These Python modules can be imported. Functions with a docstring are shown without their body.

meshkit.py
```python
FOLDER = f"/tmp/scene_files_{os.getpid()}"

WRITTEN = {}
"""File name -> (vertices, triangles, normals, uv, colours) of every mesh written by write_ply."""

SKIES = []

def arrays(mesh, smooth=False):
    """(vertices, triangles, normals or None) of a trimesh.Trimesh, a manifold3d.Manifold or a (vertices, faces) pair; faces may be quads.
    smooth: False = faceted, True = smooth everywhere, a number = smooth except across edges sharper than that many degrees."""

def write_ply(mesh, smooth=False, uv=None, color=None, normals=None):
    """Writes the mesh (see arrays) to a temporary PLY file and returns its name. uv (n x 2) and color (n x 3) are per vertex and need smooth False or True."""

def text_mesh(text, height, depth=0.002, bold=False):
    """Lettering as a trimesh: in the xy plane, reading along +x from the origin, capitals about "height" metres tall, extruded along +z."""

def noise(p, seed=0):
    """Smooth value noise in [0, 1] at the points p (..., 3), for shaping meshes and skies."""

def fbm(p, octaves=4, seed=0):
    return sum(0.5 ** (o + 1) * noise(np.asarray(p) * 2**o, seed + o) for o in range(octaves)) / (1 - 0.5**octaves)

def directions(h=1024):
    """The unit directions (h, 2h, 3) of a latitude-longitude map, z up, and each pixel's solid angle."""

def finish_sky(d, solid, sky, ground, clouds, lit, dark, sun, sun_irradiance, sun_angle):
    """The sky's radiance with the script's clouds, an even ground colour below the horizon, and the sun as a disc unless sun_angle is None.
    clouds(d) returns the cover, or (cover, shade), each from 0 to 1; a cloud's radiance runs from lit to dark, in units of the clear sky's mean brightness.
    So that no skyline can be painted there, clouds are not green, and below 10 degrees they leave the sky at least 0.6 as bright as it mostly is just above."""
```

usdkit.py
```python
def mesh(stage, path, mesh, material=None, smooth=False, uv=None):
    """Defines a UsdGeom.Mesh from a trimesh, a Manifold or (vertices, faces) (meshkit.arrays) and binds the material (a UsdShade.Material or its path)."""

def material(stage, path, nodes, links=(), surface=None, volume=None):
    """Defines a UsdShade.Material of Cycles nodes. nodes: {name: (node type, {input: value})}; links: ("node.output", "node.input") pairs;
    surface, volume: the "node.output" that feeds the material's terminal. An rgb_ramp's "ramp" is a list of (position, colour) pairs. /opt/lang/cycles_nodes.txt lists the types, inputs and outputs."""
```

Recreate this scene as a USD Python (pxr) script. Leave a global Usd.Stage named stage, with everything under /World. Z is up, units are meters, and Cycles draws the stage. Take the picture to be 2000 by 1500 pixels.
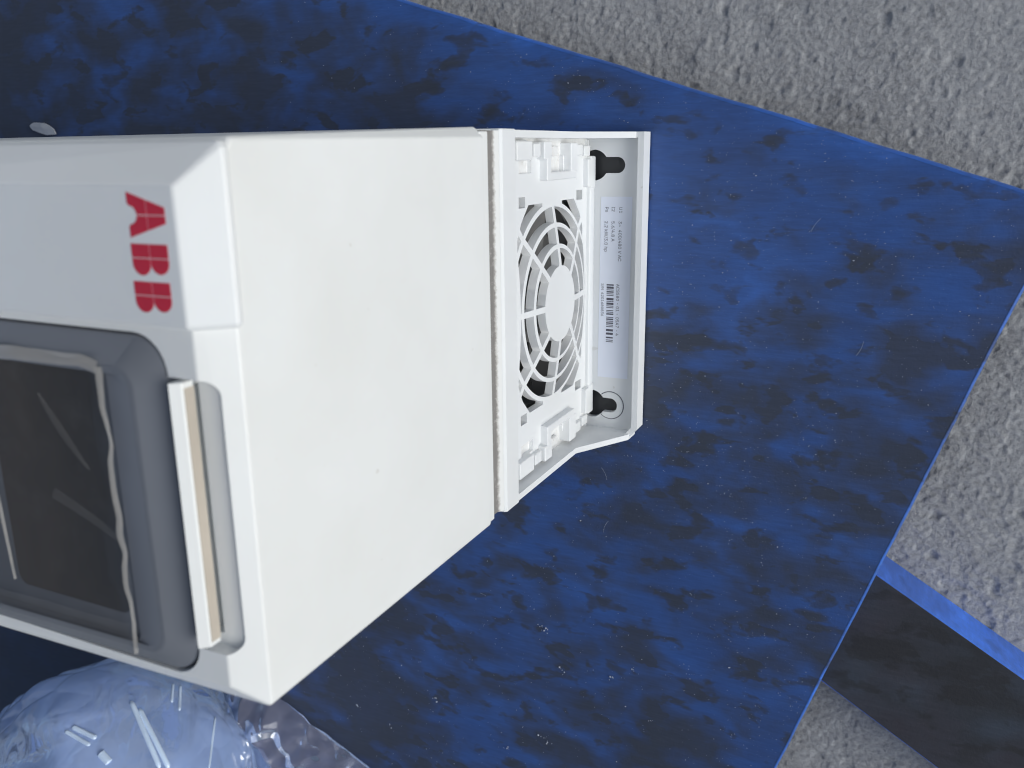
import math, random
import numpy as np, trimesh, manifold3d as m3, usdkit, meshkit
from manifold3d import Manifold, CrossSection
from shapely.geometry import Polygon, Point, box as sbox, LineString
from shapely import affinity, union_all
from pxr import Usd, UsdGeom, UsdLux, UsdShade, Gf, Sdf

random.seed(7); rng = np.random.default_rng(7)
stage = Usd.Stage.CreateInMemory()
UsdGeom.SetStageUpAxis(stage, 'Z'); UsdGeom.SetStageMetersPerUnit(stage, 1.0)
UsdGeom.Xform.Define(stage, '/World')
UsdGeom.Scope.Define(stage, '/World/Looks')

# ------------------------------------------------------------------ camera
R = np.array([[0.90110025, -0.10158134, 0.42154427],
              [-0.01191927, 0.9660018, 0.25826045],
              [-0.43344696, -0.23774306, 0.86925369]])
CAM = np.array([0.12275301, 0.05646614, 0.34599514])
FPX = 1725.05
cam = UsdGeom.Camera.Define(stage, '/World/camera')
M = np.eye(4); M[:3, :3] = R.T; M[3, :3] = CAM
cam.AddTransformOp().Set(Gf.Matrix4d(*M.ravel().tolist()))
cam.CreateHorizontalApertureAttr(36.0)
cam.CreateFocalLengthAttr(36.0 * FPX / 2000)
cam.CreateClippingRangeAttr(Gf.Vec2f(0.01, 1000.0))
cam.CreateFocusDistanceAttr(0.33)
cam.CreateFStopAttr(36.0 * FPX / 2000 / 1.7)
cam.CreateExposureAttr(0.22)

# ------------------------------------------------------------------ light: weak overcast daylight coming in low from the right
SUN_EL, SUN_AZ = math.radians(24), math.atan2(1.0, -0.06)
sd = np.array([math.sin(SUN_AZ) * math.cos(SUN_EL), math.cos(SUN_AZ) * math.cos(SUN_EL), math.sin(SUN_EL)])
dome = UsdLux.DomeLight.Define(stage, '/World/sky')
dome.CreateIntensityAttr(1.0)
sky = usdkit.material(stage, '/World/Looks/sky', {
    's': ('sky_texture', {'sky_type': 'single_scattering', 'sun_disc': False, 'sun_elevation': SUN_EL, 'sun_rotation': SUN_AZ,
                          'air_density': 1.0, 'aerosol_density': 3.0, 'ozone_density': 1.0}),
    'h': ('hsv', {'saturation': 0.75}),
    'w': ('mix', {'mix_type': 'multiply', 'fac': 1.0, 'color2': (0.93, 0.985, 1.07)}),
    'b': ('background_shader', {'strength': 0.068})},
    [('s.color', 'h.color'), ('h.color', 'w.color1'), ('w.color', 'b.color')], surface='b.background')
UsdShade.MaterialBindingAPI.Apply(dome.GetPrim()).Bind(sky)
dome.GetPrim().SetCustomDataByKey('kind', 'structure')
sun = UsdLux.DistantLight.Define(stage, '/World/sun')
sun.CreateIntensityAttr(0.38); sun.CreateAngleAttr(42.0); sun.CreateNormalizeAttr(True)
sun.CreateColorAttr(Gf.Vec3f(0.93, 0.98, 1.0))
zx = sd; xx = np.cross([0, 0, 1.0], zx); xx /= np.linalg.norm(xx); yx = np.cross(zx, xx)
S4 = np.eye(4); S4[0, :3] = xx; S4[1, :3] = yx; S4[2, :3] = zx
sun.AddTransformOp().Set(Gf.Matrix4d(*S4.ravel().tolist()))

# ------------------------------------------------------------------ helpers
used = {}
def numbered(path):
    n = used.get(path, 0); used[path] = n + 1
    return path if n == 0 else f'{path}_{n:03d}'
def cd(p, **k):
    for a, b in k.items():
        if b: p.SetCustomDataByKey(a, b)
def thing(name, label, cat, group=None, loc=(0, 0, 0)):
    x = UsdGeom.Xform.Define(stage, numbered('/World/' + name)); x.AddTranslateOp().Set(Gf.Vec3d(*loc))
    cd(x.GetPrim(), label=label, category=cat, group=group)
    return x.GetPrim()
def group_part(name, parent, label=None):
    x = UsdGeom.Xform.Define(stage, numbered(f'{parent.GetPath()}/{name}')); cd(x.GetPrim(), label=label)
    return x.GetPrim()
def tri(m, scale=0.001):
    if hasattr(m, 'to_mesh'):
        q = m.to_mesh(); v, f = np.array(q.vert_properties[:, :3], float), np.array(q.tri_verts)
    elif isinstance(m, trimesh.Trimesh): v, f = np.array(m.vertices), np.array(m.faces)
    else:
        v, f = np.asarray(m[0], float), np.asarray(m[1], int)
        if f.shape[1] == 4: f = np.vstack([f[:, [0, 1, 2]], f[:, [0, 2, 3]]])
    return v * scale, f
def obj(name, mesh, mat, parent=None, smooth=30, label=None, cat=None, group=None, kind=None, scale=0.001):
    base = str(parent.GetPath()) if parent else '/World'
    v, f = tri(mesh, scale)
    m = usdkit.mesh(stage, numbered(f'{base}/{name}'), trimesh.Trimesh(v, f, process=False), mat, smooth=smooth)
    cd(m.GetPrim(), label=label, category=cat, group=group, kind=kind)
    return m.GetPrim()
def ball(r, n=3):
    return trimesh.creation.icosphere(subdivisions=n - 1 if n > 1 else 1, radius=r).vertices
def rhull(pts, r, n=3):
    """rounded hull: pts are the outer corners of spheres already inset"""
    b = ball(r, n); return Manifold.hull_points(np.vstack([b + np.asarray(p) for p in pts]).astype(np.float32))
def rbox(x0, x1, y0, y1, z0, z1, r=0.4, n=2):
    r = min(r, (x1 - x0) / 2.01, (y1 - y0) / 2.01, (z1 - z0) / 2.01)
    return rhull([(x, y, z) for x in (x0 + r, x1 - r) for y in (y0 + r, y1 - r) for z in (z0 + r, z1 - r)], r, n)
def bx(x0, x1, y0, y1, z0, z1):
    return Manifold.cube([x1 - x0, y1 - y0, z1 - z0]).translate([x0, y0, z0])
def ext(poly, z0, z1):
    """shapely polygon in XY extruded z0..z1"""
    polys = getattr(poly, 'geoms', [poly]); rings = []
    for p in polys:
        p = p.buffer(0)
        for q in getattr(p, 'geoms', [p]):
            rings.append(np.array(q.exterior.coords)[:-1]); rings += [np.array(i.coords)[:-1] for i in q.interiors]
    return CrossSection([r.tolist() for r in rings], m3.FillRule.EvenOdd).extrude(z1 - z0).translate([0, 0, z0])
def xz(poly, y0, y1):
    """polygon in (x,z) extruded along y"""
    m = ext(poly, 0, y1 - y0)      # (x, z, t)
    return m.transform(np.array([[1, 0, 0, 0], [0, 0, -1, y1], [0, 1, 0, 0]], np.float32))
def yz(poly, x0, x1):
    """polygon in (y,z) extruded along x"""
    m = ext(poly, 0, x1 - x0)      # (y, z, t) -> (t, y, z)
    return m.transform(np.array([[0, 0, 1, x0], [1, 0, 0, 0], [0, 1, 0, 0]], np.float32))
def rr(x0, x1, y0, y1, r, n=8):
    """rounded rectangle, ccw, fixed vertex count"""
    out = []
    for cx, cy, a in ((x1 - r, y1 - r, 0), (x0 + r, y1 - r, 90), (x0 + r, y0 + r, 180), (x1 - r, y0 + r, 270)):
        for k in range(n + 1):
            t = math.radians(a + 90 * k / n); out.append((cx + r * math.cos(t), cy + r * math.sin(t)))
    return np.array(out)
def loft(rings, close_first=False, close_last=True):
    """rings: list of (n,3) arrays with equal n"""
    n = len(rings[0]); V = np.vstack(rings); F = []
    for k in range(len(rings) - 1):
        for i in range(n):
            j = (i + 1) % n; a, b, c, d = k * n + i, k * n + j, (k + 1) * n + j, (k + 1) * n + i
            F += [(a, b, c), (a, c, d)]
    V = list(V)
    if close_last:
        c = len(V); V.append(rings[-1].mean(0)); o = (len(rings) - 1) * n
        F += [(o + i, o + (i + 1) % n, c) for i in range(n)]
    if close_first:
        c = len(V); V.append(rings[0].mean(0)); F += [((i + 1) % n, i, c) for i in range(n)]
    return np.array(V), np.array(F)
def ring3(p2, z): return np.column_stack([p2, np.full(len(p2), z)])
def tube(path, r, n=8):
    path = np.asarray(path, float); r = np.broadcast_to(r, len(path)); rings = []
    up = np.array([0.13, 0.2, 0.97])
    for i, p in enumerate(path):
        t = path[min(i + 1, len(path) - 1)] - path[max(i - 1, 0)]; t /= np.linalg.norm(t)
        a = np.cross(t, up); a /= np.linalg.norm(a); b = np.cross(t, a)
        th = np.arange(n) * 2 * math.pi / n
        rings.append(p + r[i] * (np.outer(np.cos(th), a) + np.outer(np.sin(th), b)))
    return loft(rings, True, True)
def merge(parts):
    V, F, o = [], [], 0
    for v, f in parts:
        V.append(v); F.append(np.asarray(f) + o); o += len(v)
    return np.vstack(V), np.vstack(F)
def pixel_ray(px, py):
    d = R @ np.array([(px - 1000) / FPX, -(py - 750) / FPX, -1.0]); return d / np.linalg.norm(d)

# ------------------------------------------------------------------ materials
def mat(name, nodes, links, surface='p.BSDF'):
    return usdkit.material(stage, '/World/Looks/' + name, nodes, links, surface=surface)
def plastic(name, col, rough=0.42, var=0.04, specks=0.0, grain=0.03, spec=0.5):
    c = np.array(col)
    nodes = {'g': ('geometry', {}),
             'n': ('noise_texture', {'scale': 28.0, 'detail': 4.0}),
             'r': ('rgb_ramp', {'ramp': [(0.3, tuple(c * (1 - var) * [1, 0.995, 0.98])), (0.7, tuple(np.minimum(c * (1 + var * 0.4), .95)))]}),
             'f': ('noise_texture', {'scale': 2600.0, 'detail': 2.0}),
             'b': ('bump', {'strength': grain, 'distance': 0.0004}),
             'p': ('principled_bsdf', {'roughness': rough, 'specular_ior_level': spec})}
    links = [('g.position', 'n.vector'), ('g.position', 'f.vector'), ('n.fac', 'r.fac'), ('f.fac', 'b.height'), ('b.normal', 'p.normal')]
    if specks:
        nodes['v'] = ('noise_texture', {'scale': 330.0, 'detail': 0.0})
        nodes['w'] = ('noise_texture', {'scale': 19.0, 'detail': 3.0})
        nodes['vr'] = ('rgb_ramp', {'ramp': [(0.0, (1, 1, 1)), (0.86 - specks, (1, 1, 1)), (0.90 - specks, (0.80, 0.77, 0.73)), (1.0, (0.68, 0.65, 0.60))]})
        nodes['wr'] = ('rgb_ramp', {'ramp': [(0.52, (0, 0, 0)), (0.66, (1, 1, 1))]})
        nodes['mx'] = ('mix', {'mix_type': 'multiply'})
        links += [('g.position', 'v.vector'), ('g.position', 'w.vector'), ('v.fac', 'vr.fac'), ('w.fac', 'wr.fac'), ('wr.color', 'mx.fac'),
                  ('r.color', 'mx.color1'), ('vr.color', 'mx.color2'), ('mx.color', 'p.base_color')]
    else:
        links.append(('r.color', 'p.base_color'))
    return mat(name, nodes, links)
WHITE = plastic('white_plastic', (0.785, 0.80, 0.795), 0.40, 0.04, specks=0.04)
WHITE2 = plastic('white_housing', (0.765, 0.785, 0.80), 0.45, 0.04, specks=0.05)
LIDW = plastic('white_lid', (0.77, 0.79, 0.80), 0.42, 0.03)
BEIGE = plastic('yellowed_plastic', (0.52, 0.465, 0.395), 0.6, 0.25)
CHAR = plastic('charcoal_plastic', (0.155, 0.167, 0.192), 0.45, 0.08)
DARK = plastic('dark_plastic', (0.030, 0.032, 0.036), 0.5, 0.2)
FANC = plastic('fan_plastic', (0.13, 0.132, 0.135), 0.5, 0.25)
SCREEN = mat('screen_glass', {
    'g': ('geometry', {}), 'sp': ('separate_xyz', {}), 'mx': ('map_range', {'from_min': -0.062, 'from_max': -0.040, 'to_min': 0.0, 'to_max': 1.0, 'clamp': True}),
    'c': ('mix', {'color1': (0.066, 0.053, 0.045), 'color2': (0.030, 0.028, 0.029)}),
    'n': ('noise_texture', {'scale': 120.0, 'detail': 6.0, 'roughness': 0.7}), 'r': ('rgb_ramp', {'ramp': [(0.50, (0, 0, 0)), (0.75, (0.30, 0.30, 0.30))]}),
    'n2': ('noise_texture', {'scale': 30.0, 'detail': 3.0}), 'r2': ('rgb_ramp', {'ramp': [(0.45, (0, 0, 0)), (0.65, (1, 1, 1))]}), 'mm': ('mix', {'mix_type': 'multiply', 'fac': 1.0}),
    'd': ('mix', {'color2': (0.16, 0.155, 0.15)}), 'p': ('principled_bsdf', {'roughness': 0.32, 'specular_ior_level': 0.3})},
    [('g.position', 'sp.vector'), ('sp.x', 'mx.value'), ('mx.result', 'c.fac'), ('g.position', 'n.vector'), ('g.position', 'n2.vector'), ('n.fac', 'r.fac'), ('n2.fac', 'r2.fac'),
     ('r.color', 'mm.color1'), ('r2.color', 'mm.color2'), ('mm.color', 'd.fac'), ('c.color', 'd.color1'), ('d.color', 'p.base_color')])
RED = plastic('red_print', (0.56, 0.025, 0.055), 0.5, 0.05, grain=0.0)
INK = plastic('grey_ink', (0.10, 0.10, 0.13), 0.6, 0.1, grain=0.0)
PAPER = plastic('label_paper', (0.79, 0.83, 0.93), 0.5, 0.02, grain=0.0)
SCRAP = plastic('scrap_plastic', (0.45, 0.47, 0.52), 0.4, 0.15)
# dirty seam: dust collected along the joint
DIRTY = mat('dirty_seam', {
    'g': ('geometry', {}), 'sp': ('separate_xyz', {}),
    'm': ('map_range', {'from_min': 0.0990, 'from_max': 0.1004, 'to_min': 0.0, 'to_max': 0.70, 'clamp': True}),
    'n': ('noise_texture', {'scale': 650.0, 'detail': 5.0, 'roughness': 0.75}),
    'n2': ('noise_texture', {'scale': 90.0, 'detail': 3.0}),
    'a': ('math', {'math_type': 'add'}), 'a2': ('math', {'math_type': 'multiply_add', 'value2': 0.3}),
    'r': ('rgb_ramp', {'ramp': [(0.0, (0.74, 0.75, 0.75)), (0.66, (0.70, 0.71, 0.70)), (0.84, (0.47, 0.455, 0.435)), (1.0, (0.21, 0.20, 0.19))]}),
    'd': ('math', {'math_type': 'multiply', 'value2': 0.78}),
    'p': ('principled_bsdf', {'roughness': 0.6})},
    [('g.position', 'sp.vector'), ('sp.z', 'm.value'), ('g.position', 'n.vector'), ('g.position', 'n2.vector'), ('m.result', 'a.value1'), ('n.fac', 'a.value2'),
     ('n2.fac', 'a2.value1'), ('a.value', 'a2.value3'), ('a2.value', 'd.value1'), ('d.value', 'r.fac'), ('r.color', 'p.base_color')])
DIRTW = mat('dusty_white', {
    'g': ('geometry', {}), 'n': ('noise_texture', {'scale': 240.0, 'detail': 5.0, 'roughness': 0.7}),
    'r': ('rgb_ramp', {'ramp': [(0.44, (0.76, 0.77, 0.77)), (0.60, (0.70, 0.70, 0.69)), (0.74, (0.40, 0.38, 0.36))]}),
    'p': ('principled_bsdf', {'roughness': 0.6})},
    [('g.position', 'n.vector'), ('n.fac', 'r.fac'), ('r.color', 'p.base_color')])

E2 = np.array([-0.30534, -0.95224]); EC = -float(np.array([0.1593, 0.0367]) @ E2)
def paint(name, blue, dirt_amount, dirt=(0.041, 0.046, 0.053), left_dirt=True):
    b = np.array(blue)
    nodes = {
        'g': ('geometry', {}), 'sp': ('separate_xyz', {}),
        'n0': ('noise_texture', {'scale': 9.0, 'detail': 3.0}),
        'n1': ('noise_texture', {'scale': 24.0, 'detail': 5.0, 'roughness': 0.62, 'distortion': 0.25}),
        'mp': ('mapping', {'rotation': (0, 0, 0.9), 'scale': (1.0, 2.0, 1.0)}),
        'n2': ('noise_texture', {'scale': 33.0, 'detail': 2.5, 'roughness': 0.5, 'distortion': 0.4}),
        'mp4': ('mapping', {'rotation': (0, 0, 0.6), 'scale': (1.0, 1.9, 1.0)}), 'n4': ('noise_texture', {'scale': 54.0, 'detail': 3.5, 'roughness': 0.55, 'distortion': 0.25}), 'r4': ('rgb_ramp', {'ramp': [(0.55, (0, 0, 0)), (0.61, (0.17, 0.17, 0.17)), (0.72, (0.28, 0.28, 0.28))]}), 'a5': ('math', {'math_type': 'add'}), 'ex': ('math', {'math_type': 'multiply_add', 'value2': E2[0], 'value3': EC}), 'ey': ('math', {'math_type': 'multiply_add', 'value2': E2[1]}), 'em': ('map_range', {'from_min': 0.0, 'from_max': 0.009, 'to_min': -0.26 if left_dirt else 0.0, 'to_max': 0.0, 'clamp': True}), 'a6': ('math', {'math_type': 'add'}), 'mps': ('mapping', {'rotation': (0, 0, 0.35), 'scale': (1.0, 9.0, 1.0)}), 'ns': ('noise_texture', {'scale': 90.0, 'detail': 4.0, 'roughness': 0.7}), 'rs': ('rgb_ramp', {'ramp': [(0.35, (0.86, 0.86, 0.86)), (0.6, (1.0, 1.0, 1.0)), (0.75, (1.22, 1.2, 1.12))]}), 'mscr': ('mix', {'mix_type': 'multiply', 'fac': 1.0}),
        'n3': ('noise_texture', {'scale': 900.0, 'detail': 3.0}),
        # dirt field = weighted sum
        'a1': ('math', {'math_type': 'multiply_add', 'value2': 0.75}),
        'a2': ('math', {'math_type': 'multiply_add', 'value2': 0.75}),
        'a3': ('math', {'math_type': 'add'}),
        'mx': ('map_range', {'from_min': -0.38, 'from_max': -0.08, 'to_min': 0.27 if left_dirt else 0.0, 'to_max': 0.0, 'clamp': True}),
        'my': ('map_range', {'from_min': -0.26, 'from_max': -0.03, 'to_min': 0.16 if left_dirt else 0.0, 'to_max': 0.0, 'clamp': True}),
        'a4': ('math', {'math_type': 'add'}),
        'rd': ('rgb_ramp', {'ramp': [(0.0, (0, 0, 0)), (0.60 - dirt_amount, (0.06, 0.06, 0.06)), (0.69 - dirt_amount, (0.30, 0.30, 0.30)), (0.76 - dirt_amount, (0.66, 0.66, 0.66)), (0.84 - dirt_amount, (0.90, 0.90, 0.90))]}),
        'sc': ('math', {'math_type': 'multiply', 'value2': 0.555}),
        'rb': ('rgb_ramp', {'ramp': [(0.30, tuple(b * [0.9, 0.72, 0.66])), (0.52, tuple(b)), (0.72, tuple(b * [1.25, 1.6, 1.75]))]}),
        'mc': ('mix', {'color2': dirt}),
        'da': ('math', {'math_type': 'subtract', 'value2': 0.0}),
        'rr': ('map_range', {'from_min': 0.0, 'from_max': 1.0, 'to_min': 0.42, 'to_max': 0.62}),
        'bp': ('bump', {'strength': 0.25, 'distance': 0.0004}),
        'p': ('principled_bsdf', {'specular_ior_level': 0.45})}
    links = [('g.position', 'sp.vector'), ('g.position', 'n0.vector'), ('g.position', 'n1.vector'), ('g.position', 'mp.vector'), ('mp.vector', 'n2.vector'), ('g.position', 'n3.vector'),
             ('n0.fac', 'a1.value1'), ('n1.fac', 'a1.value3'), ('n2.fac', 'a2.value1'), ('a1.value', 'a2.value3'), ('sp.x', 'mx.value'), ('sp.y', 'my.value'),
             ('mx.result', 'a3.value1'), ('my.result', 'a3.value2'), ('a2.value', 'a4.value1'), ('a3.value', 'a4.value2'), ('g.position', 'mp4.vector'), ('mp4.vector', 'n4.vector'), ('n4.fac', 'r4.fac'), ('a4.value', 'a5.value1'), ('r4.color', 'a5.value2'), ('sp.x', 'ex.value1'), ('sp.y', 'ey.value1'), ('ex.value', 'ey.value3'), ('ey.value', 'em.value'), ('a5.value', 'a6.value1'), ('em.result', 'a6.value2'), ('a6.value', 'sc.value1'), ('g.position', 'mps.vector'), ('mps.vector', 'ns.vector'), ('ns.fac', 'rs.fac'), ('rs.color', 'mscr.color2'), ('sc.value', 'rd.fac'),
             ('n1.fac', 'rb.fac'), ('rd.color', 'mc.fac'), ('rb.color', 'mc.color1'), ('mc.color', 'mscr.color1'), ('mscr.color', 'p.base_color'), ('rd.color', 'rr.value'), ('rr.result', 'p.roughness'),
             ('n3.fac', 'bp.height'), ('bp.normal', 'p.normal')]
    return mat(name, nodes, links)
PAINT = paint('worn_blue_paint', (0.040, 0.112, 0.37), 0.015)
RIM = paint('rim_blue_paint', (0.046, 0.155, 0.56), -0.06, left_dirt=False)
BARBLUE = paint('bar_blue_paint', (0.075, 0.20, 0.72), -0.2, left_dirt=False)
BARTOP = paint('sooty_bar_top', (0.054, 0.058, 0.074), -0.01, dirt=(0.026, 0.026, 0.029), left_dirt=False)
CONC = mat('rough_concrete', {
    'g': ('geometry', {}),
    'n1': ('noise_texture', {'scale': 14.0, 'detail': 6.0, 'roughness': 0.6}),
    'n2': ('noise_texture', {'scale': 520.0, 'detail': 4.0, 'roughness': 0.65}),
    'a': ('math', {'math_type': 'multiply_add', 'value2': 0.5}),
    'sc': ('math', {'math_type': 'multiply', 'value2': 0.667}),
    'r': ('rgb_ramp', {'ramp': [(0.30, (0.21, 0.213, 0.22)), (0.5, (0.345, 0.35, 0.36)), (0.68, (0.45, 0.455, 0.465))]}),
    'b': ('bump', {'strength': 0.7, 'distance': 0.0008}),
    'p': ('principled_bsdf', {'roughness': 0.8, 'specular_ior_level': 0.4})},
    [('g.position', 'n1.vector'), ('g.position', 'n2.vector'), ('n1.fac', 'a.value1'), ('n2.fac', 'a.value3'), ('a.value', 'sc.value1'), ('sc.value', 'r.fac'), ('r.color', 'p.base_color'),
     ('n2.fac', 'b.height'), ('b.normal', 'p.normal')])
def clear(name, tint, haze_col, haze, rough=0.08, ior=1.45, bump=0.0):
    nodes = {'t': ('transparent_bsdf', {'color': tint}), 'd': ('diffuse_bsdf', {'color': haze_col}), 'tl': ('translucent_bsdf', {'color': haze_col}),
             'dm': ('mix_closure', {'fac': 0.5}), 'm1': ('mix_closure', {'fac': haze}), 'gl': ('glossy_bsdf', {'color': (1, 1, 1), 'roughness': rough}),
             'fr': ('fresnel', {'IOR': ior}), 'm2': ('mix_closure', {})}
    links = [('d.BSDF', 'dm.closure1'), ('tl.BSDF', 'dm.closure2'), ('t.BSDF', 'm1.closure1'), ('dm.closure', 'm1.closure2'), ('m1.closure', 'm2.closure1'), ('gl.BSDF', 'm2.closure2'), ('fr.fac', 'm2.fac')]
    return mat(name, nodes, links, surface='m2.closure')
def sky_sheen_plastic(name, tint, col, lo, hi, scale):  # noise mixes in milky patches that stand in for sky reflections
    return mat(name, {'g': ('geometry', {}), 'n': ('noise_texture', {'scale': scale, 'detail': 3.0, 'distortion': 0.8}),
        'r': ('map_range', {'from_min': 0.36, 'from_max': 0.62, 'to_min': lo, 'to_max': hi, 'clamp': True}),
        't': ('transparent_bsdf', {'color': tint}), 'd': ('diffuse_bsdf', {'color': col}), 'tl': ('translucent_bsdf', {'color': col}), 'dm': ('mix_closure', {'fac': 0.35}),
        'm1': ('mix_closure', {}), 'gl': ('glossy_bsdf', {'color': (1, 1, 1), 'roughness': 0.05}), 'fr': ('fresnel', {'IOR': 1.8}), 'm2': ('mix_closure', {})},
        [('g.position', 'n.vector'), ('n.fac', 'r.value'), ('r.result', 'm1.fac'), ('d.BSDF', 'dm.closure1'), ('tl.BSDF', 'dm.closure2'), ('t.BSDF', 'm1.closure1'), ('dm.closure', 'm1.closure2'),
         ('m1.closure', 'm2.closure1'), ('gl.BSDF', 'm2.closure2'), ('fr.fac', 'm2.fac')], surface='m2.closure')
BOTTLE = sky_sheen_plastic('blue_bottle_plastic', (0.66, 0.78, 1.0), (0.44, 0.60, 1.0), 0.12, 0.82, 14.0)
RIB_GLINT = plastic('bottle_rib_glint', (0.60, 0.74, 0.95), 0.12, 0.04, grain=0.0, spec=0.8)  # pale colour puts the sky highlights on the ribs into the plastic
WRAP = clear('clear_film', (0.90, 0.91, 0.96), (0.42, 0.45, 0.62), 0.36, 0.10, 1.45)
FILM = clear('screen_film', (0.93, 0.93, 0.93), (0.50, 0.49, 0.47), 0.08, 0.30, 1.12)
FILME = clear('screen_film_edge', (0.85, 0.85, 0.85), (0.66, 0.64, 0.61), 0.60, 0.35, 1.15)

# ------------------------------------------------------------------ ground
GZ = -28.5   # mm
def axis(lo, hi, step, far):
    a = np.arange(lo, hi, step); k = step * 1.25 ** np.arange(1, 60); k = np.cumsum(k); k = k[k < far]
    return np.concatenate([lo - k[::-1], a, a[-1] + k])
gx, gy = axis(-130, 215, 0.7, 40000), axis(-225, 165, 0.7, 40000)
X, Y = np.meshgrid(gx, gy, indexing='ij')
P3 = np.stack([X, Y, np.zeros_like(X)], -1)
h = (meshkit.fbm(P3 / 2.3, 2, 3) - 0.5) * 0.95 + (meshkit.fbm(P3 / 15.0, 3, 9) - 0.5) * 1.5 + (meshkit.noise(P3 / 1.4, 4) - .5) * 0.35
pits = meshkit.noise(P3 / 6.0, 21); h -= np.clip(pits - 0.76, 0, 1) * 4
fade = np.clip((2500 - np.hypot(X, Y)) / 2000, 0, 1)
V = np.stack([X, Y, GZ + h * fade], -1).reshape(-1, 3)
nx, ny = len(gx), len(gy); I = (np.arange(nx - 1)[:, None] * ny + np.arange(ny - 1)[None]).ravel()
F = np.vstack([np.stack([I, I + ny, I + ny + 1], 1), np.stack([I, I + ny + 1, I + 1], 1)])
obj('ground', (V, F), CONC, smooth=True, label='rough grey concrete ground around the blue plate', kind='structure')

# ------------------------------------------------------------------ blue steel platform
platform = thing('steel_platform', 'worn blue painted steel plate with dark stains under the white drive', 'platform')
C0 = np.array([159.3, 36.7]); e1 = np.array([-0.95224, 0.30534]); e2 = np.array([-0.29602, -0.95518])
e2 = e2 - e1 * (e1 @ e2); e2 /= np.linalg.norm(e2)
def edge_quad(c, w, l): return [c, c + e1 * w, c + e1 * w + e2 * l, c + e2 * l]
def slab(rise, inset, z):
    q = np.array(edge_quad(C0 + (e1 + e2) * inset, 900 - 2 * inset, 620 - 2 * inset)); return np.column_stack([q, np.full(4, z)])
PT = 6.0
# subdivided perimeter, slightly wavy edge
def perim(inset, z, amp=0.0, n=220):
    q = slab(0, inset, z); out = []
    for i in range(4):
        a, b = q[i], q[(i + 1) % 4]; m = n
        for k in range(m): out.append(a + (b - a) * (k / m))
    out = np.array(out)
    if amp: out[:, :2] += (meshkit.fbm(np.column_stack([out[:, :2] / 14.0, np.zeros(len(out))]), 3, 5)[:, None] - 0.5) * amp * 1.4
    return out
plate = loft([perim(0.0, -PT, 0.7), perim(0.0, -1.2, 0.7), perim(0.35, -0.4, 0.7), perim(1.2, 0.0, 0.5)], True, True)
obj('plate', plate, PAINT, platform, smooth=20)
rim = loft([perim(-0.12, -PT + 0.2, 0.7), perim(-0.12, -1.2, 0.7), perim(0.28, -0.22, 0.7), perim(0.7, 0.08, 0.6), perim(1.0, 0.05, 0.7)], False, False)
obj('plate_edge', rim, RIM, platform, smooth=40, label='brighter blue worn edge of the plate')
def bar_piece(x0, x1, z0, z1, w0, w1):
    pass
B0 = np.array([116.7, -112.8]); B1 = np.array([97.4, -163.6]); bd = np.array([51.9, -30.2]); bd /= np.linalg.norm(bd)
wv = B1 - B0; BT = -PT - 0.2
bs = np.array([B0 - bd * 70, B0 + bd * 420, B1 + bd * 420, B1 - bd * 70])
barm = rhull([(*p, z) for p in bs for z in (BT - 0.8, GZ + 0.8)], 0.7, 2)
obj('support_bar', barm, BARBLUE, platform, smooth=30, label='flat blue bar sticking out from under the plate')
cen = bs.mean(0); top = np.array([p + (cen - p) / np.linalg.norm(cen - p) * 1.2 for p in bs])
topm = rhull([(*p, z) for p in top for z in (BT + 0.05, BT - 0.2)], 0.15, 1)
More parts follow.
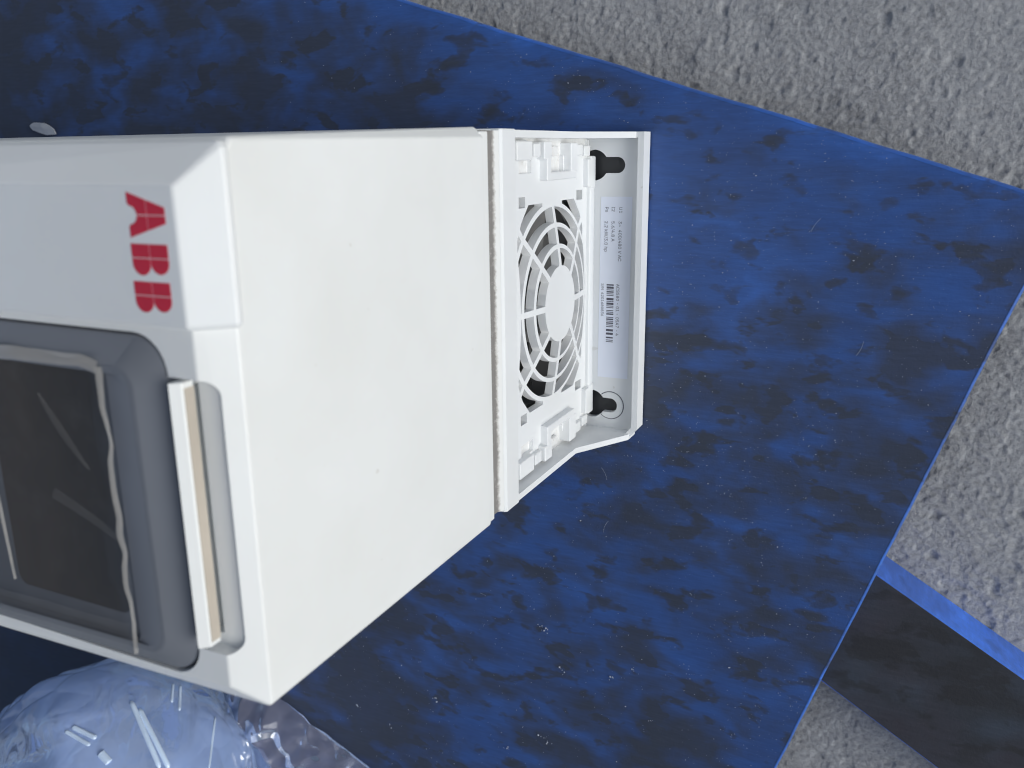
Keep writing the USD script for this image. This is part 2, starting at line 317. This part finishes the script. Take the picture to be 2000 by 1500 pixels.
obj('bar_top_coating', topm, BARTOP, platform, smooth=30, label='sooty black top face of the bar')

# ------------------------------------------------------------------ motor drive
drive = thing('motor_drive', 'white plastic motor drive lying on its back on the blue plate', 'motor drive')
# --- cover
r = 1.3
cov = rhull([(-290 + r, -62.5 + r, 109 + r), (-290 + r, 62.5 - r, 109 + r), (-r, -62.5 + r, 109 + r), (-r, 62.5 - 2.2 - r, 109 + r), (-r - 2.2, 62.5 - r, 109 + r),
             (-290 + r, -62.5 + r, 215), (-290 + r, 59.4 - r, 212), (-0.4 - r, -62.7 + r, 215.7 - r * .4), (-0.4 - r, 56.0 - r, 215.3 - r * .4), (-0.4 - r, 59.4 - r, 212),
             (-290 + r, -60.8 + r, 221.3 - r), (-90, -60.6 + r, 221.3 - r), (-6.7 - r * .4, -57.0 + r, 221.3 - r), (-6.7 - r * .4, 48, 221.3 - r), (-290 + r, 48, 221.3 - r)], r, 4)
kp_poly = Polygon([(-130, -57.0), (-86, -57.0), (-57, -56.6), (-27, -55.6), (-17, -54.5), (-17, 20.9), (-130, 20.9)])
kp_rec = Polygon(rr(-131, -14.5, -56.4, 21.4, 8.4)).union(sbox(-30, -12.6, -45.5, 11))
cov -= ext(kp_rec, 212.0, 230)
pocket = Polygon(rr(-20, -3.6, -48.4, 12.8, 3.6))
cov -= ext(pocket, 217.9, 230)
cov -= bx(-13.2, -10.1, -45.6, 11.2, 212, 219)
# side vents (grazing) on the upper side
for k in range(5):
    cov -= bx(-150, -45, 61.6 - 0.033 * (15 * k), 70, 125 + 15 * k, 127.2 + 15 * k)
obj('front_cover', cov, WHITE, drive, smooth=35)
# --- lid carrying the logo
rl = 1.5
lid = rhull([(-110, 22.8 + rl, 206), (0.45 - rl, 22.8 + rl, 214.0 + rl), (0.45 - rl, 58.6 - rl, 214.0 + rl), (-110, 58.9 - rl, 206), (-110, 58.6 - rl, 214.5),
             (0.7 - rl, 22.8 + rl, 215.6), (0.7 - rl, 58.2 - rl, 215.6), (-110, 50.6 - rl * .4, 222.9 - rl), (-6.3 - rl * .4, 50.6 - rl * .4, 222.9 - rl), (-6.3 - rl * .4, 22.8 + rl, 222.9 - rl), (-110, 22.8 + rl, 222.9 - rl)], rl, 4)
obj('front_lid', lid, LIDW, drive, smooth=35, label='raised bevelled lid with the red logo')
# --- logo: letters cut into four by thin gaps
def letter(kind, s):
    if kind == 'A':
        o = Polygon([(0, 0), (2.15, 0)] + [(4.35 + 1.75 * math.cos(t), 0.5 + 1.75 * math.sin(t)) for t in np.linspace(math.pi, 0, 9)] + [(6.55, 0), (8.7, 0), (5.85, 9.6), (2.85, 9.6)]).buffer(0)
        gv, gh, w = 4.35, 4.85, 8.7
    else:
        lo = union_all([sbox(0, 0, 3.7, 4.8), Point(3.7, 2.4).buffer(2.4, 16)]); up = union_all([sbox(0, 4.8, 3.4, 9.6), Point(3.4, 7.2).buffer(2.4, 16)])
        o = union_all([lo, up]); gv, gh, w = 2.75, 4.8, 6.1
    g = 0.085
    return o.difference(sbox(gv - g, -1, gv + g, 11)).difference(sbox(-1, gh - g, 12, gh + g))
def affinity_z(p): return ext(affinity.translate(p, 1.0, 0), 222.8, 222.97)
for kind, y0, x0 in (('A', 49.3, -19.3), ('B', 39.5, -19.6), ('B', 32.2, -20.0)):
    p = affinity.affine_transform(letter(kind, 1), [0, 1, -1, 0, x0, y0])      # (u,v)->(x=v+x0, y=-u+y0)
    obj('logo_letter', affinity_z(p), RED, drive, smooth=False)
# --- keypad
kp = group_part('keypad', drive)
def kring(ins, z, rad):
    p = rr(-130 + ins, -15.3 - ins, -55.8 + ins * 0.8, 20.8 - ins, max(rad, .6))
    y = p[:, 1]; sk = np.where(y < 0, np.clip((-p[:, 0] - 20) / 66, 0, 1.2) * -1.7 * np.clip(-y / 50, 0, 1), 0)
    return np.column_stack([p[:, 0], y + sk, np.full(len(p), z)])
def sring(x1, y0, y1, z, rad):
    p = rr(-104, x1, y0, y1, rad); return np.column_stack([p, np.full(len(p), z)])
bez = loft([kring(0, 212.5, 8), kring(0, 220.4, 8), kring(0.3, 221.0, 8), kring(1.1, 221.5, 7.5), kring(6.0, 223.9, 5), kring(6.6, 224.1, 4.8), kring(8.0, 224.1, 4), sring(-30.3, -50.6, 15.6, 223.1, 3.0), sring(-30.6, -50.3, 15.3, 222.8, 2.8), sring(-31.0, -49.9, 14.9, 221.6, 2.5)], False, False)
obj('bezel', bez, CHAR, kp, smooth=25)
obj('screen', ext(Polygon(rr(-105, -30.0, -51.2, 16, 2.5)), 221.0, 221.9), SCREEN, kp, smooth=False)
obj('screen_border', ext(Polygon(rr(-104, -30.9, -50, 15, 2.5)).difference(Polygon(rr(-71.5, -33.5, -44.6, 12.6, 3))), 221.9, 222.0), CHAR, kp, smooth=False)
# protective film: thin, lifted and wavy at its edges
nu, nv = 70, 90
xs = np.linspace(-101, -30.2, nu); ys = np.linspace(-51.0, 15.6, nv)
FX, FY = np.meshgrid(xs, ys, indexing='ij')
wav = meshkit.fbm(np.stack([FX / 16, FY / 16, FX * 0], -1), 3, 31) - 0.5
er = np.exp(-(FX.max() - FX) / 2.2); et = np.exp(-(FY.max() - FY) / 3.0); eb = np.exp(-(FY - FY.min()) / 3.5)
FZ = 223.05 + 0.7 * wav + er * (0.9 + 1.5 * wav) + et * 0.6 + eb * 0.5
FXs = FX + er * (wav * 5.0 - 0.2); FYs = FY + et * wav * 3.5
FV = np.stack([FXs, FYs, FZ], -1).reshape(-1, 3); I = (np.arange(nu - 1)[:, None] * nv + np.arange(nv - 1)[None]).ravel()
FF = np.vstack([np.stack([I, I + nv, I + nv + 1], 1), np.stack([I, I + nv + 1, I + 1], 1)])
obj('protective_film', (FV, FF), FILM, kp, smooth=True, label='clear film peeling from the screen')
def ribbon(pts, wfun, zf):
    pts = np.asarray(pts, float); n = len(pts); t = np.gradient(pts, axis=0); t /= np.linalg.norm(t, axis=1)[:, None]; s = np.stack([t[:, 1], -t[:, 0]], 1)
    rows = []
    for k in range(5):
        a = k / 4 - 0.5; w = np.array([wfun(i / (n - 1)) for i in range(n)])
        rows.append(np.column_stack([pts + s * (a * w)[:, None], [zf(i / (n - 1)) + 0.35 * (0.25 - a * a) * w[i] + a * 0.5 for i in range(n)]]))
    V = np.stack(rows, 1).reshape(-1, 3); I = (np.arange(n - 1)[:, None] * 5 + np.arange(4)[None]).ravel()
    return V, np.vstack([np.stack([I, I + 5, I + 6], 1), np.stack([I, I + 6, I + 1], 1)])
def nz(t, s, f=5): return float(meshkit.fbm(np.array([[t * f, s * 3.7, 0.5]]), 2, s)[0] - 0.5)
tt = np.linspace(0, 1, 80)
right = np.array([(-30.6 + 0.25 * math.sin(t * 9) + nz(t, 2, 8) * 3.6 - 1.2 * (1 - t) * 0 - (0.6 if t > .6 else 0.0) * (t - .6), 14.0 - t * 66.5) for t in tt])
obj('film_edge', ribbon(right, lambda t: 0.5 + 1.3 * abs(math.sin(2 + t * 5)) * (1 - 0.55 * t) + nz(t, 4, 11) * 0.9, lambda t: 224.4 + nz(t, 5) * 0.6), FILME, kp, smooth=True)
topp = np.array([(-95 + t * 64, 15.0 - 1.2 * max(0, t - .93) * 14 + nz(t, 6) * 2.2) for t in tt])
obj('film_edge', ribbon(topp, lambda t: 3.6 - 1.0 * t + nz(t, 7) * 1.6, lambda t: 224.5 + nz(t, 8) * 0.5), FILME, kp, smooth=True)
lft = np.array([(-73.3 + t * 2.2, -8 - t * 35) for t in tt])
obj('film_edge', ribbon(lft, lambda t: 0.35 * (1 - t) + 0.5, lambda t: 223.3), FILME, kp, smooth=True)
bot = np.array([(-100 + t * 69, -49.6 + 1.2 * t + nz(t, 9) * .8) for t in tt])
FILMB = clear('screen_film_haze', (0.92, 0.92, 0.92), (0.52, 0.52, 0.52), 0.075, 0.4, 1.05)
obj('film_edge', ribbon(bot, lambda t: 5.2 + nz(t, 10) * 1.0, lambda t: 224.0), FILMB, kp, smooth=True)
smear1 = np.array([(-52 + t * 20, -17.5 - t * 6 - 2 * t * t) for t in tt])  # pale streaks stand in for smeared, dusty reflections on the screen
obj('screen_reflection_streak', ribbon(smear1, lambda t: 2.6 - 1.4 * t, lambda t: 223.4), FILMB, kp, smooth=True)
smear2 = np.array([(-52 + t * 10 + t * t * 3, 6 - t * 16) for t in tt])
obj('screen_reflection_streak', ribbon(smear2, lambda t: 1.6 * math.sin(math.pi * t) + .1, lambda t: 223.4), FILMB, kp, smooth=True)
# --- release tab in the finger pocket
tab = xz(Polygon([(-12.3, 219.2), (-12.3, 223.6), (-12.0, 223.9), (-10.2, 222.4), (-10.0, 222.0), (-10.0, 219.4), (-10.4, 219.2)]), -46.6, 12.2)
obj('release_tab', tab, WHITE, drive, smooth=20)
obj('tab_side', xz(Polygon([(-10.02, 219.3), (-10.02, 221.95), (-9.85, 221.85), (-9.85, 219.35)]), -45.6, 11.0), BEIGE, drive, smooth=20, label='yellowed side of the release tab')

# --- rear housing
hs = bx(-290, -7, -60.5, 60.5, 80.5, 107.5) + bx(-290, -44, -60.5, 60.5, 1.2, 81)
side = Polygon([(-290, 1.2), (-290, 107.0), (-4.5, 107.0), (-4.5, 101.0), (-0.3, 88.5), (-0.3, 34.5), (13.2, 10.2), (13.4, 8.9), (13.4, 1.2)])
def rail(y0, y1): return xz(side, y0, y1)
hs += rail(-61.9, -59.6) + rail(59.6, 61.9)
hs = hs.refine_to_length(60)
obj('rear_housing', hs, WHITE2, drive, smooth=30)
strip = rhull([(-r0 - 0.35 if False else x, y, z) for y in (-62.4 + .35, 62.2 - .35) for x, z in ((-0.35, 88.6), (-0.35, 97.3), (-1.0, 97.9), (-9, 97.9), (-9, 88.6)) for r0 in (0,)], 0.35, 3)
obj('housing_rim', strip, WHITE2, drive, smooth=35)
seam = xz(Polygon([(-0.75, 98.0), (-2.4, 100.5), (-2.4, 106.6), (-8.6, 106.6), (-8.6, 97.6), (-1.2, 97.6)]), -61.7, 61.6)
obj('dirty_seam', seam, DIRTY, drive, smooth=False, label='dusty seam between front cover and housing')
# --- cover lower lip
lip2 = rbox(-8, -0.9, -61.9, 61.3, 105.4, 110.5, 0.4)
obj('cover_lip', lip2, WHITE, drive, smooth=35)
# --- back plate: floor with key-hole slots and a raised lip
floor = sbox(-46, -58.5, 15.5, 60.5)
def keyhole(y, xe, c=-5.4): return union_all([Point(c, y).buffer(6.0, 24), sbox(c, y - 3.1, xe - 3.1, y + 3.1), Point(xe - 3.1, y).buffer(3.1, 24)])
fl = Polygon([(-46, -60.0), (12.0, -60.0), (15.4, -56.2), (15.4, 60.0), (-46, 60.0)])
fl = fl.difference(keyhole(49.4, 7.6)).difference(keyhole(-49.6, 6.2))
obj('back_plate', ext(fl, 1.3, 4.0), WHITE2, drive, smooth=30)
obj('keyhole_dark_sheet', bx(-40, 13.3, -59, 59, 0.25, 1.2), DARK, drive, smooth=False)  # added sheet, coloured dark for the shade inside the keyholes
outer = Polygon([(-3, -61.9), (12.6, -61.9), (16.6, -57.4), (16.6, 61.9), (-3, 61.9)])
inner = Polygon([(-4, -59.7), (11.6, -59.7), (14.2, -56.6), (14.2, 59.7), (-4, 59.7)])
lipb = ext(outer.difference(inner), 1.0, 8.9)
for k in range(1): pass
obj('plate_lip', lipb, WHITE2, drive, smooth=30)
# moulded ring round the lower slot
ringp = Point(3.1, -49.6).buffer(6.1, 32).difference(Point(3.1, -49.6).buffer(5.75, 32)).difference(Point(-5.4, -49.6).buffer(6.3))
obj('slot_ring', ext(ringp, 4.0, 4.03), INK, drive, smooth=False)
obj('slot_washer', ext(Point(3.1, -49.6).buffer(5.7, 32).difference(keyhole(-49.6, 6.2)).difference(Point(-5.4, -49.6).buffer(6.4)), 3.9, 4.25), LIDW, drive, smooth=30)
# --- fan grille, one moulding
GB = -6.6; ZC = 43.6
opening = Polygon([(-37.3, -21), (-31.5, -27), (-26, -30.2), (26, -30.2), (31.5, -27), (37.3, -21), (37.3, 21), (31.5, 27), (26, 30.2), (-26, 30.2), (-31.5, 27), (-37.3, 21)])
opening = opening.difference(sbox(-60, -9, -36.0, 9)).difference(sbox(36.0, -9, 60, 9))
panel = sbox(-59, -36.6, 59, 35.0)
cut = opening
for s in (-1, 1):
    a, b = (s * 36.6, s * 40.3)
    for z0, z1 in ((23.6, 28.8), (-29.8, -23.6)): cut = cut.union(sbox(min(a, b), z0, max(a, b), z1))
    a, b = (s * 48.0, s * 52.5)
    cut = cut.union(sbox(min(a, b), 18.5, max(a, b), 28.5))                       # dusty recess
    a, b = (s * 47.8, s * 55.5)
    cut = cut.union(sbox(min(a, b), -10, max(a, b), 7))                          # clip window
    a, b = (s * 53.5, s * 60)
    cut = cut.union(sbox(min(a, b), -36, max(a, b), 22))
panel2 = panel.difference(cut)
rib = []
for rad, w in ((21.3, 1.6), (29.0, 1.6), (36.4, 1.7)):
    rib.append(Point(0, 0).buffer(rad + w / 2, 40).difference(Point(0, 0).buffer(rad - w / 2, 40)))
for k in range(8):
    t = math.radians(45 * k); L = 46 if k % 2 else 40; w = 1.1
    rib.append(affinity.rotate(sbox(8, -w, L, w), math.degrees(t), origin=(0, 0)))
rib.append(Point(0, 0).buffer(14.2, 32))
ribs = union_all(rib).intersection(sbox(-38.2, -33.4, 38.2, 33.4))
flat = union_all([panel2, ribs])
flat = union_all([g for g in getattr(flat, 'geoms', [flat]) if g.area > 20])
fl3 = yz(affinity.translate(flat, 0, ZC), -3.2, 0.0).refine_to_length(3.0)
q = fl3.to_mesh(); gv = np.array(q.vert_properties[:, :3], float); gf = np.array(q.tri_verts)
rad = np.hypot(gv[:, 1], gv[:, 2] - ZC)
domeh = 3.3 * np.clip(1 - (np.clip(rad - 14.2, 0, None) / 23.0) ** 1.15, 0, 1)
gv[:, 0] += GB + domeh
obj('fan_grille', (gv, gf), WHITE2, drive, smooth=25)
# clips and blocks moulded on the grille corners
def gbox(y0, y1, z0, z1, x1, x0=GB - 3.0, m=WHITE2, name='grille_clip'):
    return rbox(x0, x1, min(y0, y1), max(y0, y1), z0, z1, 0.45)
for s in (1, -1):
    A = lambda y: s * y
    obj('grille_clip', gbox(A(52.4), A(58.6), 66.0, 78.2, -4.2), WHITE2, drive)
    obj('grille_clip', gbox(A(53.4), A(57.9), 58.3, 63.9, -4.6), WHITE2, drive)
    fr = gbox(A(52.5), A(58.4), 50.8, 57.4, -3.6) + gbox(A(45.2), A(52.9), 51.3, 55.0, -3.6) + gbox(A(45.2), A(48.0), 27.5, 54.5, -3.6) + gbox(A(47.6), A(58.0), 26.2, 32.8, -3.6)
    obj('clip_frame', fr, WHITE2, drive)
    obj('grille_clip', gbox(A(53.4), A(57.5), 17.8, 24.2, -4.8), WHITE2, drive)
    obj('grille_clip', gbox(A(53.0), A(57.0), 9.0, 15.2, -5.2), WHITE2, drive)
    obj('clip_tongue', gbox(A(53.5), A(57.0), 38.5, 50.5, -6.4, -8), DIRTW, drive)
    obj('clip_tongue', gbox(A(46.5), A(58.5), 30.5, 42.5, -12.0, -20.0), WHITE2, drive)
    obj('dusty_pad', bx(-9.6, -8.2, min(A(46), A(60.2)), max(A(46), A(60.2)), 5, 80), DIRTW, drive)
    obj('grille_clip', gbox(A(41.2), A(52.0), 9.0, 13.0, -4.4), WHITE2, drive)
lr = rbox(-9.5, -5.0, -41.0, 41.0, 3.9, 9.0, 0.7) + rbox(-9.5, -4.6, -53.0, -40.5, 3.9, 9.4, .7) + rbox(-9.5, -4.6, 40.5, 53.0, 3.9, 9.4, .7)
obj('grille_rail', lr, WHITE2, drive)
# --- fan behind the grille
fan = group_part('cooling_fan', drive)
ZF = ZC
fr = Point(0, 0).buffer(44, 32).difference(Point(0, 0).buffer(39.0, 40))
obj('fan_frame', yz(affinity.translate(fr.intersection(sbox(-44, -38, 44, 36)), 0, ZF), -36, -13), FANC, fan, smooth=30)
obj('fan_hub', yz(affinity.translate(Point(0, 0).buffer(15.5, 32), 0, ZF), -34, -14.5), FANC, fan, smooth=30)
for k in range(7):
    a0 = 2 * math.pi * k / 7 + 0.3; V = []; n1, n2 = 8, 7
    for i in range(n1):
        rr_ = 15 + 22.5 * i / (n1 - 1)
        for j in range(n2):
            u = j / (n2 - 1); th = a0 + 0.80 * u * (1 + .1 * i / n1) + 0.25 * i / n1
            V.append((-15.5 - 14 * u - 1.2 * math.sin(u * math.pi), rr_ * math.cos(th), ZF + rr_ * math.sin(th)))
    V = np.array(V); I = (np.arange(n1 - 1)[:, None] * n2 + np.arange(n2 - 1)[None]).ravel()
    Fb = np.vstack([np.stack([I, I + n2, I + n2 + 1], 1), np.stack([I, I + n2 + 1, I + 1], 1)])
    V2 = V - [1.0, 0, 0]; N = len(V)
    obj('fan_blade', (np.vstack([V, V2]), np.vstack([Fb, Fb[:, ::-1] + N])), FANC, fan, smooth=True)
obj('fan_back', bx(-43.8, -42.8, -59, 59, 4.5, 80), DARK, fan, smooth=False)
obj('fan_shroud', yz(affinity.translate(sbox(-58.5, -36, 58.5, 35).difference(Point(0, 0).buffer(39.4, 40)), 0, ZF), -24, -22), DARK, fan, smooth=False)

# --- rating label
lab = group_part('rating_label', drive)
obj('label_sheet', ext(Polygon([(-2.2, 37.1), (10.9, 37.2), (10.4, -37.4), (-2.7, -37.5)]), 4.0, 4.12), PAPER, lab, smooth=False)
def text(s, x, y, hgt, bold=False):
    t = meshkit.text_mesh(s, hgt, 0.03, bold); v = np.array(t.vertices); w = np.column_stack([v[:, 1] + x, -v[:, 0] + y, v[:, 2] + 4.13]); return w, np.array(t.faces)
pr = [text('U1', 5.5, 33.2, 1.35), text('3~  400/480 V AC', 5.4, 27.6, 1.35), text('I2', 2.4, 33.2, 1.35), text('5.6/4.8 A', 2.4, 27.6, 1.35),
      text('Pn', -0.4, 33.2, 1.35), text('2.2 kW/3.0 hp', -0.5, 27.6, 1.35), text('ACS580 - 01 - 05A7 - 4', 4.9, 2.3, 1.30), text('S/N  4201680836', -1.6, 2.2, 1.15)]
obj('printed_text', merge(pr), INK, lab, smooth=False)
bars = []; y = 2.0
while y > -22.3:
    w = random.choice([0.32, 0.32, 0.6, 0.9]); bars.append(bx(0.75, 3.8, y - w, y, 4.12, 4.15)); y -= w + random.choice([0.35, 0.35, 0.6, 0.9])
bm = merge([tri(b, 1.0) for b in bars]); obj('barcode', bm, INK, lab, smooth=False)

# ------------------------------------------------------------------ bottle, wrap, scrap
bot_t = thing('plastic_bottle', 'clear blue plastic bottle with moulded ribs beside the drive', 'bottle')
bd_ = pixel_ray(222, 1560); BK = 0.133
bt_ = CAM[2] * 1000 / (BK - bd_[2]); BR = BK * bt_; BC = CAM * 1000 + bd_ * bt_     # rests on the plate: centre height = radius
ax = np.array([-0.42, -0.90, 0.0]); ax /= np.linalg.norm(ax); a1 = np.array([-ax[1], ax[0], 0.0]); a2 = np.array([0, 0, 1.0])
n1, n2 = 60, 300; rings = []
prof = [(BR, -L) for L in np.linspace(320, 8, 34)] + [(BR * math.cos(t), BR * .93 * math.sin(t)) for t in np.linspace(0.03, 1.53, 110)]
wp = np.random.default_rng(5)
cells = wp.normal(size=(150, 3)); cells /= np.linalg.norm(cells, axis=1)[:, None]
from scipy.spatial import cKDTree
ctree = cKDTree(cells)
def crease(n):
    d = ctree.query(n, k=2)[0]; return np.clip(d[:, 1] - d[:, 0], 0, 0.22) / 0.22, d[:, 0]
for rr_, z in prof:
    th = np.arange(n2) * 2 * math.pi / n2
    dirs = np.outer(np.cos(th), a1) + np.outer(np.sin(th), a2)
    nzv = (meshkit.fbm(np.stack([np.cos(th) * rr_ / 30, np.sin(th) * rr_ / 30, np.full(n2, z / 30)], -1), 3, 12) - .5) * 7.0
    fl_ = meshkit.fbm(np.stack([np.cos(th) * 2.2, np.sin(th) * 2.2, np.full(n2, z / 60)], -1), 1, 5) - .5
    groove = -2.0 * math.exp(-((z + 40) / 5) ** 2) - 2.0 * math.exp(-((z + 85) / 5) ** 2)
    un = dirs * (rr_ / BR) + np.outer(np.full(n2, -z / BR), ax) * (1.0 if z > 0 else 0.6); un /= np.linalg.norm(un, axis=1)[:, None]
    ce, cf = crease(un)
    rg = np.abs(meshkit.fbm(np.stack([np.cos(th) * rr_ / 19, np.sin(th) * rr_ / 19, np.full(n2, z / 24)], -1), 2, 44) - .5)
    nzv = nzv * 0.8 - 2.2 * (1 - ce) ** 1.5 - 5.0 * cf
    ra = rr_ * (1 + 0.02 * np.cos(8 * th + .5) * (z > -4)) + (nzv + fl_ * 7) * (rr_ / BR) + groove
    rings.append(BC - 0 + dirs * ra[:, None] + ax * (-z) )
bmesh = loft(rings, False, True); bmesh = (bmesh[0], bmesh[1][:, ::-1])
obj('bottle_shell', bmesh, BOTTLE, bot_t, smooth=22)
bt = trimesh.Trimesh(*bmesh, process=False)
def on_bottle(pts, lift=-0.2):
    o = np.repeat([CAM * 1000], len(pts), 0); d = np.array([pixel_ray(*p) for p in pts])
    loc, ir, it = bt.ray.intersects_location(o, d, multiple_hits=False)
    out = np.full((len(pts), 3), np.nan); out[ir] = loc - d[ir] * lift
    return out[~np.isnan(out[:, 0])]
for a, b, w in (((256, 1370), (312, 1500), 1.7), ((272, 1385), (330, 1500), 1.7), ((128, 1428), (176, 1456), 1.3), ((142, 1420), (188, 1442), 1.6), ((338, 1336), (335, 1372), 1.0), ((352, 1340), (350, 1388), 1.1), ((196, 1470), (214, 1490), 2.4), ((420, 1400), (408, 1500), 0.9)):
    p = [(a[0] + (b[0] - a[0]) * t, a[1] + (b[1] - a[1]) * t) for t in np.linspace(0, 1, 22)]
    c = on_bottle(p)
    if len(c) > 3: obj('rib_highlight', tube(c, w * np.clip(np.sin(np.linspace(0.12, math.pi - 0.12, len(c))) * 4.0, 0.4, 1.0) * 0.8, 12), RIB_GLINT, bot_t, smooth=True)

def crumple(corners, n, amp, seed, base):
    c = np.array(corners, float); u = np.linspace(0, 1, n); Uu, Vv = np.meshgrid(u, u, indexing='ij')
    P = ((1 - Uu) * (1 - Vv))[..., None] * c[0] + (Uu * (1 - Vv))[..., None] * c[1] + (Uu * Vv)[..., None] * c[2] + ((1 - Uu) * Vv)[..., None] * c[3]
    f = meshkit.fbm(np.concatenate([P / 17.0, Uu[..., None] * 0], -1), 3, seed)
    g = np.abs(meshkit.fbm(np.concatenate([P / 21.0, Uu[..., None] * 0 + 2], -1), 2, seed + 3) - 0.5) * 2
    z = base + amp * (f * 0.5 + (1 - g) * 0.7 - .3) * (0.10 + np.sin(np.pi * np.clip(Uu, 0.02, .98)) * .9) * np.clip(Vv * 3.5 + 0.06, 0, 1)
    e = (meshkit.noise(np.concatenate([P / 9.0, Uu[..., None]], -1), seed) - .5) * 2
    V = np.concatenate([P + e[..., None], z[..., None]], -1).reshape(-1, 3); I = (np.arange(n - 1)[:, None] * n + np.arange(n - 1)[None]).ravel()
    return V, np.vstack([np.stack([I, I + n, I + n + 1], 1), np.stack([I, I + n + 1, I + 1], 1)])
def on_plane(px, py, z):
    d = pixel_ray(px, py); t = (z - CAM[2] * 1000) / d[2]; return (CAM * 1000 + d * t)[:2]
q = [on_plane(395, 1300, 12), on_plane(525, 1365, 7), on_plane(760, 1530, 3), on_plane(400, 1640, 24)]
obj('plastic_wrap', crumple(q, 130, 24, 3, 1.0), WRAP, smooth=True, label='crumpled clear plastic film lying right of the blue bottle', cat='plastic film')
# scrap behind the drive
sc = np.array([(0, 0), (5, 1.6), (12, 1.2), (19, -2.2), (20.5, -5), (13, -5.2), (6, -3.6), (2, -2.4)]); sc = sc + [-340, 71.5]
m = ext(Polygon(sc).buffer(-.6).buffer(.6), 0.2, 1.0).refine_to_length(1.5); qv = m.to_mesh(); sv = np.array(qv.vert_properties[:, :3], float)
sv[:, 2] += (meshkit.fbm(sv / 6.0, 2, 3) - .2) * 3.0
obj('plastic_scrap', (sv, np.array(qv.tri_verts)), SCRAP, smooth=40, label='small pale plastic scrap on the plate behind the drive', cat='scrap')

# ------------------------------------------------------------------ dust, grit and painted glints on the plate
DUST = mat('pale_dust_glint', {'p': ('principled_bsdf', {'base_color': (0.42, 0.46, 0.54), 'roughness': 0.5})}, [])
parts = []
ico = trimesh.creation.icosphere(subdivisions=0, radius=1.0); iv, if_ = np.array(ico.vertices), np.array(ico.faces)
k = 0
while k < 3600:
    a, b = rng.uniform(2, 330), rng.uniform(2, 420); p = C0 + e1 * a + e2 * b
    if -300 < p[0] < 17 and abs(p[1]) < 63: continue
    dens = meshkit.noise(np.array([[p[0] / 30, p[1] / 30, 0.]]), 8)[0]
    if rng.random() > (0.1 + dens * 0.9) * min(1, max(0.25, (p[0] + 120) / 200)): continue
    s = 0.05 + 0.11 * rng.random() ** 3 + (0.14 * rng.random() if rng.random() < 0.03 else 0)
    jit = iv * (s * rng.uniform(0.6, 1.4, (12, 1))); jit[:, 0] *= rng.uniform(.7, 1.8)
    parts.append((jit + [p[0], p[1], s * 0.5 + 0.05], if_)); k += 1
for _ in range(9):
    a, b = rng.uniform(10, 240), rng.uniform(5, 260); p = C0 + e1 * a + e2 * b
    if -300 < p[0] < 18 and abs(p[1]) < 64: continue
    t0 = rng.uniform(0, 6.28); L = rng.uniform(3, 9); bend = rng.uniform(-.12, .12); c = []
    for i in range(8):
        th = t0 + bend * i; c.append(np.array([p[0], p[1], 0.16])); p = p + np.array([math.cos(th), math.sin(th)]) * L / 8
    parts.append(tube(c, 0.035, 4))
for px, py in ((1058, 1222), (1068, 1228), (1062, 1232), (1092, 1305), (1100, 1312), (1060, 1440), (1066, 1448), (1195, 1325), (1238, 1306), (1345, 1318), (1270, 1410), (700, 1380), (760, 1415), (850, 1368), (990, 1462)):  # clusters of pale grit, some standing in for glints on dents
    p = on_plane(px, py, 0)
    for _ in range(4):
        s = rng.uniform(0.10, 0.5) * rng.choice([0.5, 1.0]); parts.append((iv * (s * rng.uniform(0.6, 1.3, (12, 1))) + [p[0] + rng.normal(0, 1.0), p[1] + rng.normal(0, 0.8), s * 0.5], if_))
obj('dust', merge(parts), DUST, smooth=False, label='pale dust, fine fibres and glint specks scattered over the blue plate', cat='dust', kind='stuff')
